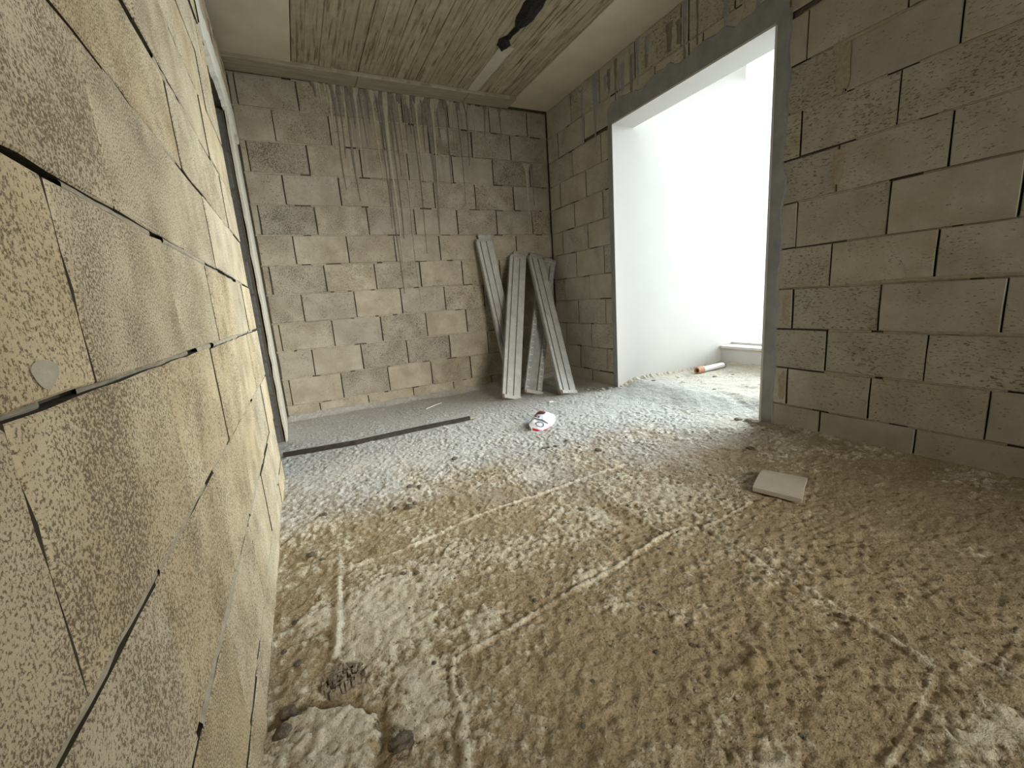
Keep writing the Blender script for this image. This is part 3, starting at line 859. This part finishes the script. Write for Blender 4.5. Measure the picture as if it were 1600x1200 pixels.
plank('leftmost grey metal plank leaning on the back wall, tallest of the four', (2.10, 4.21, fz(2.1, 4.2) + .012), (1.955, 4.488, 1.675), face_dir=(.15, -1, 0))
plank('pale grey metal plank standing upright in front of the others, its foot nearest the wrapper', (1.815, 3.80, fz(1.81, 3.8) + .012), (2.36, 4.475, 1.485), face_dir=(-.1, -1, 0))
plank('grey metal plank leaning over to the left, its foot nearest the white passage', (2.36, 3.57, fz(2.36, 3.57) + .012), (2.585, 4.47, 1.475), face_dir=(.05, -1, 0))
plank('darker metal plank turned underside out behind the other planks in the corner', (2.085, 3.83, fz(2.08, 3.83) + .014), (2.745, 4.475, 1.40), width=.19, face_dir=(-.35, -1, 0), underside=True)

# ---------------------------------------------------------------- dark bar on the floor
M['bar'] = simple_mat('dark_rusty_steel', (0.020, 0.017, 0.015, 1), (0.05, 0.04, 0.034, 1), 30, .3, .002, .65)
root = empty('steel_bar', (.5, 3.36, 0))
bm = bmesh.new(); prev = None; pts = [(-.24, 3.352), (.05, 3.338), (.27, 3.334), (.55, 3.350), (.80, 3.362), (1.05, 3.372), (1.20, 3.378)]
for i, (x, y) in enumerate(pts):
    z = fz(x, y) + .004
    cur = [bm.verts.new((x - .5, y - 3.36 + dy, z + dz)) for dy, dz in ((-.016, 0), (.016, 0), (.016, .026), (.010, .030), (-.010, .030), (-.016, .026))]
    if prev:
        for j in range(6): bm.faces.new((prev[j], cur[j], cur[(j + 1) % 6], prev[(j + 1) % 6]))
    else: bm.faces.new(cur)
    prev = cur
bm.faces.new(prev[::-1]); obj('bar_body', bm, M['bar'], root)
bm = bmesh.new(); z = fz(1.24, 3.38) + .004
bx(bm, .69, .76, .008, .036, z, z + .012, .003); obj('flattened_tip', bm, M['mortar'], root)
tag(root, 'long dark steel bar lying across the floor by the left doorway', 'bar')

# ---------------------------------------------------------------- curved tile fragment
M['tile'] = simple_mat('pale_grey_fired_clay', (0.46, 0.42, 0.34, 1), (0.53, 0.485, 0.40, 1), 12, .15, .002, .85)
q = [(1.835, 1.222), (2.062, 1.318), (2.128, 1.138), (1.890, 1.028)]
bm = bmesh.new(); nu_, nv_ = 12, 6; top = {}; bot = {}
for i in range(nu_ + 1):
    for j in range(nv_ + 1):
        s, r_ = i / nu_, j / nv_
        P = Vector(q[0]).lerp(Vector(q[1]), r_).lerp(Vector(q[3]).lerp(Vector(q[2]), r_), 1 - 0)if False else (Vector(q[0]) * (1 - s) + Vector(q[1]) * s) * (1 - r_) + (Vector(q[3]) * (1 - s) + Vector(q[2]) * s) * r_
        arch = .016 * (1 - (2 * s - 1) ** 2)
        zb_ = .012 + arch
        jx = .0015 * mnoise.noise(Vector((i, j, 0)))
        top[i, j] = bm.verts.new((P.x - 1.98 + jx, P.y - 1.18, zb_ + .021)); bot[i, j] = bm.verts.new((P.x - 1.98 + jx, P.y - 1.18, zb_))
for i in range(nu_):
    for j in range(nv_):
        bm.faces.new((top[i, j], top[i + 1, j], top[i + 1, j + 1], top[i, j + 1])); bm.faces.new((bot[i, j], bot[i, j + 1], bot[i + 1, j + 1], bot[i + 1, j]))
for i in range(nu_):
    for j in (0, nv_): bm.faces.new((top[i, j], top[i + 1, j], bot[i + 1, j], bot[i, j]))
for j in range(nv_):
    for i in (0, nu_): bm.faces.new((top[i, j], top[i, j + 1], bot[i, j + 1], bot[i, j]))
o = obj('tile_fragment', bm, M['tile']); o.location = (1.98, 1.18, fz(1.98, 1.18) - .006)
tag(o, 'curved pale clay tile fragment lying alone on the floor', 'tile')

# ---------------------------------------------------------------- crumpled wrapper
M['wrap'] = simple_mat('white_wrapper_film', (0.60, 0.61, 0.65, 1), (0.72, 0.72, 0.75, 1), 20, .5, .006, .45)
M['wrap_red'] = simple_mat('red_print', (0.42, 0.03, 0.035, 1), (0.5, 0.06, 0.06, 1), 30, .3, .003, .5)
M['wrap_dark'] = simple_mat('dark_brown_print', (0.10, 0.035, 0.03, 1), (0.05, 0.03, 0.03, 1), 30, .3, .003, .5)
M['wrap_ink'] = simple_mat('black_print', (0.02, 0.02, 0.03, 1), (0.04, 0.04, 0.05, 1), 30, 0, .003, .5)
wa = math.radians(40)
root = empty('food_wrapper', (1.615, 2.85, fz(1.62, 2.84) + .012), (math.radians(16), math.radians(-11), wa))
def wrap_h(u, v):
    hx = max(0, 1 - (u / .165) ** 2) ** .5; hy = max(0, 1 - (v / .088) ** 2) ** .5
    return .008 + .040 * hx * hy * (1 + .25 * mnoise.noise(Vector((u * 18, v * 22, 2)))) + .004 * mnoise.noise(Vector((u * 60, v * 60, 5)))
def wrap_patch(name, u0, u1, v0f, v1f, mat, lift, nu=14, nv=10, bottom=False):
    bm = bmesh.new(); g = {}
    for i in range(nu + 1):
        u = u0 + (u1 - u0) * i / nu
        lim = .088 * max(.12, (1 - (abs(u) / .172) ** 3)) ** .6
        for j in range(nv + 1):
            v = (v0f + (v1f - v0f) * j / nv) * lim
            g[i, j] = bm.verts.new((u, v, wrap_h(u, v) + lift)) if not bottom else bm.verts.new((u, v, .003))
    for i in range(nu):
        for j in range(nv): bm.faces.new((g[i, j], g[i + 1, j], g[i + 1, j + 1], g[i, j + 1]))
    return obj(name, bm, mat, root, smooth=True)
wrap_patch('film_front', -.165, .165, -1, 1, M['wrap'], 0, 26, 16)
wrap_patch('film_back', -.165, .165, -1, 1, M['wrap'], 0, 10, 8, True)
wrap_patch('red_band', -.168, -.146, -1, .7, M['wrap_red'], .0022, 4, 8)
wrap_patch('red_band', -.15, -.04, -1.02, -.88, M['wrap_red'], .0022, 8, 3)
wrap_patch('dark_flap', .055, .12, .1, .95, M['wrap_dark'], .003, 5, 6)
wrap_patch('red_flap', .04, .165, .62, 1, M['wrap_red'], .0022, 6, 4)
def ink(path, w=.0028, nm='print_mark'):
    bm = bmesh.new(); prev = None
    for i, (u, v) in enumerate(path):
        a_, b_ = path[max(0, i - 1)], path[min(len(path) - 1, i + 1)]
        d = Vector((b_[0] - a_[0], b_[1] - a_[1])); d.normalize(); nrm = Vector((-d.y, d.x)) * w
        cur = [bm.verts.new((u + nrm.x, v + nrm.y, wrap_h(u, v) + .0035)), bm.verts.new((u - nrm.x, v - nrm.y, wrap_h(u, v) + .0035))]
        if prev: bm.faces.new((prev[0], cur[0], cur[1], prev[1]))
        prev = cur
    obj(nm, bm, M['wrap_ink'], root)
ink([(-.035 - .006 * math.cos(t), .075 * t / 1.6 - .06) for t in np.linspace(0, 2.6, 12)], .0065)
ink([(-.09 + .026 * math.cos(t), -.005 + .03 * math.sin(t)) for t in np.linspace(0, 6.28, 20)], .0035)
ink([(.0 + .02 * math.cos(t), .048 + .014 * math.sin(t)) for t in np.linspace(-1.6, 1.9, 10)], .0055)
ink([(-.012, .03), (.0, .034), (.0, .066)], .0055)
tag(root, 'crumpled white food wrapper with red edge lying on the floor before the planks', 'wrapper')

# ---------------------------------------------------------------- white pipe in the passage
M['pvc'] = simple_mat('white_plastic_pipe', (0.72, 0.68, 0.63, 1), (0.78, 0.74, 0.69, 1), 10, .05, .001, .5)
M['pipe_dirt'] = simple_mat('orange_brown_clay', (0.42, 0.22, 0.12, 1), (0.55, 0.33, 0.2, 1), 40, .5, .004)
M['pipe_ring'] = simple_mat('grey_rubber_ring', (0.16, 0.15, 0.14, 1), (0.22, 0.2, 0.19, 1), 10, .1)
def tube(bm, r0, r1, z0, z1, n=24):
    rings = []
    for (r_, z) in ((r0, z0), (r0, z1), (r1, z1), (r1, z0)):
        rings.append([bm.verts.new((r_ * math.cos(2 * math.pi * k / n), r_ * math.sin(2 * math.pi * k / n), z)) for k in range(n)])
    for a_ in range(4):
        A, B_ = rings[a_], rings[(a_ + 1) % 4]
        for k in range(n): bm.faces.new((A[k], A[(k + 1) % n], B_[(k + 1) % n], B_[k]))
P0, P1 = Vector((3.79, 3.20, 0)), Vector((4.22, 3.215, 0))
P0.z = fz(3.79, 3.2) + .034; P1.z = fz(4.22, 3.215) + .036
root = empty('plastic_pipe', P0)
root.rotation_mode = 'QUATERNION'; root.rotation_quaternion = (P1 - P0).to_track_quat('Z', 'Y')
Lp = (P1 - P0).length
bm = bmesh.new(); tube(bm, .030, .026, .05, Lp); obj('pipe_body', bm, M['pvc'], root, smooth=False)
bm = bmesh.new(); tube(bm, .037, .024, -.015, .075); obj('clay_socket', bm, M['pipe_dirt'], root)
bm = bmesh.new(); tube(bm, .034, .025, Lp - .012, Lp + .004); obj('end_ring', bm, M['pipe_ring'], root)
tag(root, 'short white pipe with orange brown socket lying by the white passage wall', 'pipe')

# ---------------------------------------------------------------- rubble
M['crumb'] = simple_mat('mortar_crumb', (0.20, 0.17, 0.125, 1), (0.34, 0.295, 0.22, 1), 60, .8, .006)
M['crumb_dark'] = simple_mat('dark_earth_crumb', (0.085, 0.07, 0.05, 1), (0.16, 0.135, 0.10, 1), 60, .8, .006)
M['chip'] = simple_mat('pale_chip', (0.55, 0.52, 0.45, 1), (0.68, 0.65, 0.58, 1), 40, .3, .004)
def rock_mesh(name, seed, sub=2, flat=.6, rough=.35):
    bm = bmesh.new(); bmesh.ops.create_icosphere(bm, subdivisions=sub, radius=1)
    for v in bm.verts:
        n_ = mnoise.noise(v.co * 1.3 + Vector((seed * 7.1, 0, 0))) + .5 * mnoise.noise(v.co * 3.1 + Vector((0, seed * 3.3, 0)))
        v.co *= 1 + rough * n_; v.co.z *= flat
        if v.co.z < -.3 * flat: v.co.z = -.3 * flat
    me = bpy.data.meshes.new(name); bm.to_mesh(me); bm.free()
    return me
rocks = [rock_mesh('crumb', s) for s in range(5)]
for r_, mt in zip(rocks, ('crumb', 'crumb', 'crumb_dark', 'crumb_dark', 'chip')): r_.materials.append(M[mt])
def put(name, x, y, s, kind, label, cat, group=None, stretch=(1, 1, 1)):
    o = bpy.data.objects.new(name, rocks[kind]); COL.objects.link(o)
    o.location = (x, y, fz(x, y) + .12 * s * stretch[2]); o.scale = (s * stretch[0], s * stretch[1], s * stretch[2]); o.rotation_euler = (0, 0, random.uniform(0, 6.28))
    tag(o, label, cat, group); return o
CRUMB_LABELS = {(1.602, 2.113): 'dark lump on the open floor right of and nearer than the wrapper', (2.34, 1.585): 'single dark lump between the tile fragment and the near jamb',
    (.776, 2.557): 'dark lump on the pale dust between the steel bar and the wrapper', (-.035, 2.231): 'dark lump on the pale dust near the left wall, below the steel bar',
    (1.313, .582): 'dark lump beside the long mortar ridge in the right foreground', (-.10, 1.86): 'dark lump by the left wall near the corner of the mortar ridges'}
# larger crumbs where the photograph shows them
for (x, y, s, k) in ((1.602, 2.113, .022, 3), (2.34, 1.585, .022, 3), (1.428, 2.354, .016, 3), (1.544, 2.395, .014, 2), (.776, 2.557, .02, 3), (1.061, 1.538, .010, 3), (1.265, 1.451, .010, 2), (-.035, 2.231, .02, 3),
                    (1.14, 1.069, .010, 2), (1.313, .582, .012, 3), (1.35, 2.38, .014, 3), (1.38, 2.37, .012, 3), (.42, 2.30, .018, 3), (.47, 2.27, .014, 2), (.30, 2.08, .018, 2), (.36, 2.05, .022, 3), (.40, 2.09, .014, 2),
                    (-.10, 1.86, .018, 3), (-.06, 1.80, .014, 2), (-.16, 1.46, .012, 3), (-.19, 1.33, .01, 2), (-.15, 1.26, .012, 3), (.21, 1.52, .012, 2), (.26, 1.49, .010, 3)):
    nm = CRUMB_LABELS.get((x, y))
    if nm: put('mortar_lump', x, y, s, k, nm, 'lump')
    else: put('mortar_lump', x, y, s, k, 'pebble-sized dark mortar lump among the scattered crumbs', 'lump', 'pebble-sized mortar lumps')
for _ in range(190):
    x = random.uniform(-.15, 2.7); y = random.uniform(.35, 3.9)
    if random.random() < .55: x, y = random.uniform(.15, 1.6), random.uniform(.35, 2.3)
    put('mortar_crumb', x, y, random.uniform(.0035, .0085), random.choice((0, 1, 2, 2, 3, 3)), 'tiny dark mortar crumb lying loose on the dusty floor', 'crumb', 'loose mortar crumbs')
# broken render heaped at the foot of the near jamb
for (x, y, s) in ((2.84, 1.93, .042), (2.80, 1.87, .035), (2.83, 1.80, .045), (2.79, 1.74, .030), (2.81, 1.68, .032), (2.76, 1.85, .024), (2.74, 1.75, .020), (2.83, 1.60, .026), (2.77, 1.60, .016), (2.80, 2.00, .024)):
    put('render_lump', x, y, s, random.choice((0, 1)), 'grey lump of broken render at the foot of the near opening jamb', 'lump', 'broken render at the near jamb', (1.2, 1, .75))
for (x, y, s) in ((2.80, 3.46, .020), (2.74, 3.50, .024), (2.68, 3.47, .014), (2.62, 3.60, .018), (2.86, 3.36, .018), (2.56, 3.40, .014)):
    put('pale_chip', x, y, s, 4, 'pale plaster chip at the foot of the far opening jamb', 'chip', 'plaster chips at the far jamb')
for (x, y, s) in ((2.05, 3.42, .022), (1.42, 3.75, .014)):
    put('plaster_flake', x, y, s, 4, 'white plaster flake on the floor before the plank feet' if x > 2 else 'white plaster flake on the floor left of the planks', 'chip', None, (1.6, .9, .5))
for (x, y, s) in ((3.35, 3.0, .018), (3.6, 2.7, .015), (3.75, 2.95, .02), (3.95, 2.9, .016), (3.5, 3.2, .02), (3.3, 2.6, .014), (3.9, 2.5, .014), (4.1, 3.05, .016), (3.2, 3.25, .02)):
    put('passage_chip', x, y, s, random.choice((4, 0)), 'pale chip of plaster on the passage floor', 'chip', 'plaster chips in the passage', (1.3, 1, .6))

# cracked flake of dried mud: a slab broken into plates
root = empty('cracked_clod', (-.04, 1.13, fz(-.04, 1.13)))
ang = math.radians(12)
for i in range(8):
    for j in range(5):
        cx = -.049 + .0138 * i + random.uniform(-.002, .002) + (.005 if j % 2 else 0); cy = -.030 + .0145 * j + random.uniform(-.002, .002)
        if (cx / .056) ** 2 + (cy / .036) ** 4 > 1.0: continue
        bm = bmesh.new(); w, d_ = .0068 * random.uniform(.75, 1.1), .0068 * random.uniform(.75, 1.1)
        hz = .012 + .008 * math.exp(-(cx / .04) ** 2) + random.uniform(-.004, .005)
        rx, ry = cx * math.cos(ang) - cy * math.sin(ang), cx * math.sin(ang) + cy * math.cos(ang)
        bx(bm, rx - w, rx + w, ry - d_, ry + d_, -.006, hz, .002)
        for v in bm.verts: v.co += Vector((random.uniform(-.002, .002), random.uniform(-.002, .002), random.uniform(-.003, .003)))
        obj('plate', bm, M['crumb'] if random.random() < .75 else M['crumb_dark'], root)
tag(root, 'cracked bark-like clod of dried mortar near the left wall', 'clod')
me2 = rock_mesh('clod', 9, 3, .6, .6); me2.materials.append(M['crumb_dark'])
o = bpy.data.objects.new('mortar_clod', me2); COL.objects.link(o); o.location = (.068, .865, fz(.068, .865) + .006); o.scale = (.028, .02, .022)
tag(o, 'dark jagged mortar clod nearest the viewer on the floor', 'clod')
for k, (x, y, s) in enumerate(((-.175, 1.10, .022), (-.185, 1.03, .02))):
    put('wall_foot_clod', x, y, s, 3, ('dark clod touching the foot of the left wall, farther of two', 'dark clod touching the foot of the left wall, nearer of two')[k], 'clod')

# straws
M['straw'] = simple_mat('pale_straw', (0.66, 0.62, 0.5, 1), (0.74, 0.7, 0.58, 1), 30, 0)
def stick(p0, p1, r_, label):
    a_, b_ = Vector((*p0, fz(*p0) + r_ + .002)), Vector((*p1, fz(*p1) + r_ + .004))
    bm = bmesh.new(); ax = (b_ - a_); n_ = 6
    q_ = ax.to_track_quat('Z', 'Y'); prev = None
    for i in range(4):
        c_ = a_.lerp(b_, i / 3) + Vector((0, 0, .003 * math.sin(i)))
        cur = [bm.verts.new(c_ + q_ @ Vector((r_ * math.cos(t * math.pi / 3), r_ * math.sin(t * math.pi / 3), 0)) - a_) for t in range(6)]
        if prev:
            for j in range(6): bm.faces.new((prev[j], cur[j], cur[(j + 1) % 6], prev[(j + 1) % 6]))
        else: bm.faces.new(cur)
        prev = cur
    bm.faces.new(prev[::-1])
    o = obj('straw', bm, M['straw']); o.location = a_; tag(o, label, 'straw')
stick((.99, 4.03), (1.19, 4.17), .004, 'pale straw lying near the foot of the back wall')
stick((.90, .905), (.896, .868), .0012, 'tiny white straw on the brown dirt in the foreground')

# fine grit scattered everywhere: nobody could count it
NG = 9000
gx_ = np.concatenate([RNG.uniform(-.2, 2.8, NG // 2), RNG.uniform(0, 1.8, NG // 2)]); gy_ = np.concatenate([RNG.uniform(.3, 4.2, NG // 2), RNG.uniform(.28, 1.9, NG // 2)])
dens = fbm(gx_, gy_, 4, 3, 81); keep = dens > RNG.uniform(.25, .7, len(gx_))
keep &= ~((gy_ > 3.29) & (gy_ < 3.43) & (gx_ < 1.32)); keep &= np.hypot(gx_ - 1.62, gy_ - 2.85) > .24; keep &= np.hypot(gx_ + .04, gy_ - 1.13) > .085; keep &= np.hypot(gx_ - 1.98, gy_ - 1.17) > .19
for fx_, fy_ in ((1.815, 3.80), (2.10, 4.21), (2.36, 3.57), (2.085, 3.83)): keep &= (np.abs(gx_ - fx_) > .2) | (gy_ < fy_ - .16)
gx_, gy_ = gx_[keep], gy_[keep]
gz_, gcr, _ = floor_fields(gx_, gy_)
ng = len(gx_)
sz = RNG.uniform(.0012, .0042, ng)
octa = np.array([(1, 0, 0), (0, 1, 0), (-1, 0, 0), (0, -1, 0), (0, 0, .8), (0, 0, -.6)], float)
V = octa[None] * sz[:, None, None] * RNG.uniform(.6, 1.35, (ng, 6, 1))
an = RNG.uniform(0, 6.28, ng); ca, sa = np.cos(an), np.sin(an)
Vx = V[..., 0] * ca[:, None] - V[..., 1] * sa[:, None]; Vy = V[..., 0] * sa[:, None] + V[..., 1] * ca[:, None]
V = np.stack([Vx + gx_[:, None], Vy + gy_[:, None], V[..., 2] + (gz_ + sz * .35)[:, None]], -1).reshape(-1, 3)
tri = np.array([(0, 1, 4), (1, 2, 4), (2, 3, 4), (3, 0, 4), (1, 0, 5), (2, 1, 5), (3, 2, 5), (0, 3, 5)])
T = (tri[None] + (np.arange(ng) * 6)[:, None, None]).reshape(-1, 3)
me = bpy.data.meshes.new('grit')
me.from_pydata(V.tolist(), [], T.tolist())
gm, gnt, gb = new_mat('grit'); gt = NT(gnt)
gt.l(gt.mix(gt.ramp(gt.noise(gt.pos(), 55, 2), .35, .65), (0.14, 0.11, 0.075, 1), (0.42, 0.37, 0.28, 1)), gb.inputs['Base Color'])
grit = link_mesh('grit', me, gm)
tag(grit, 'fine sandy grit scattered over the whole floor', 'grit', kind='stuff')
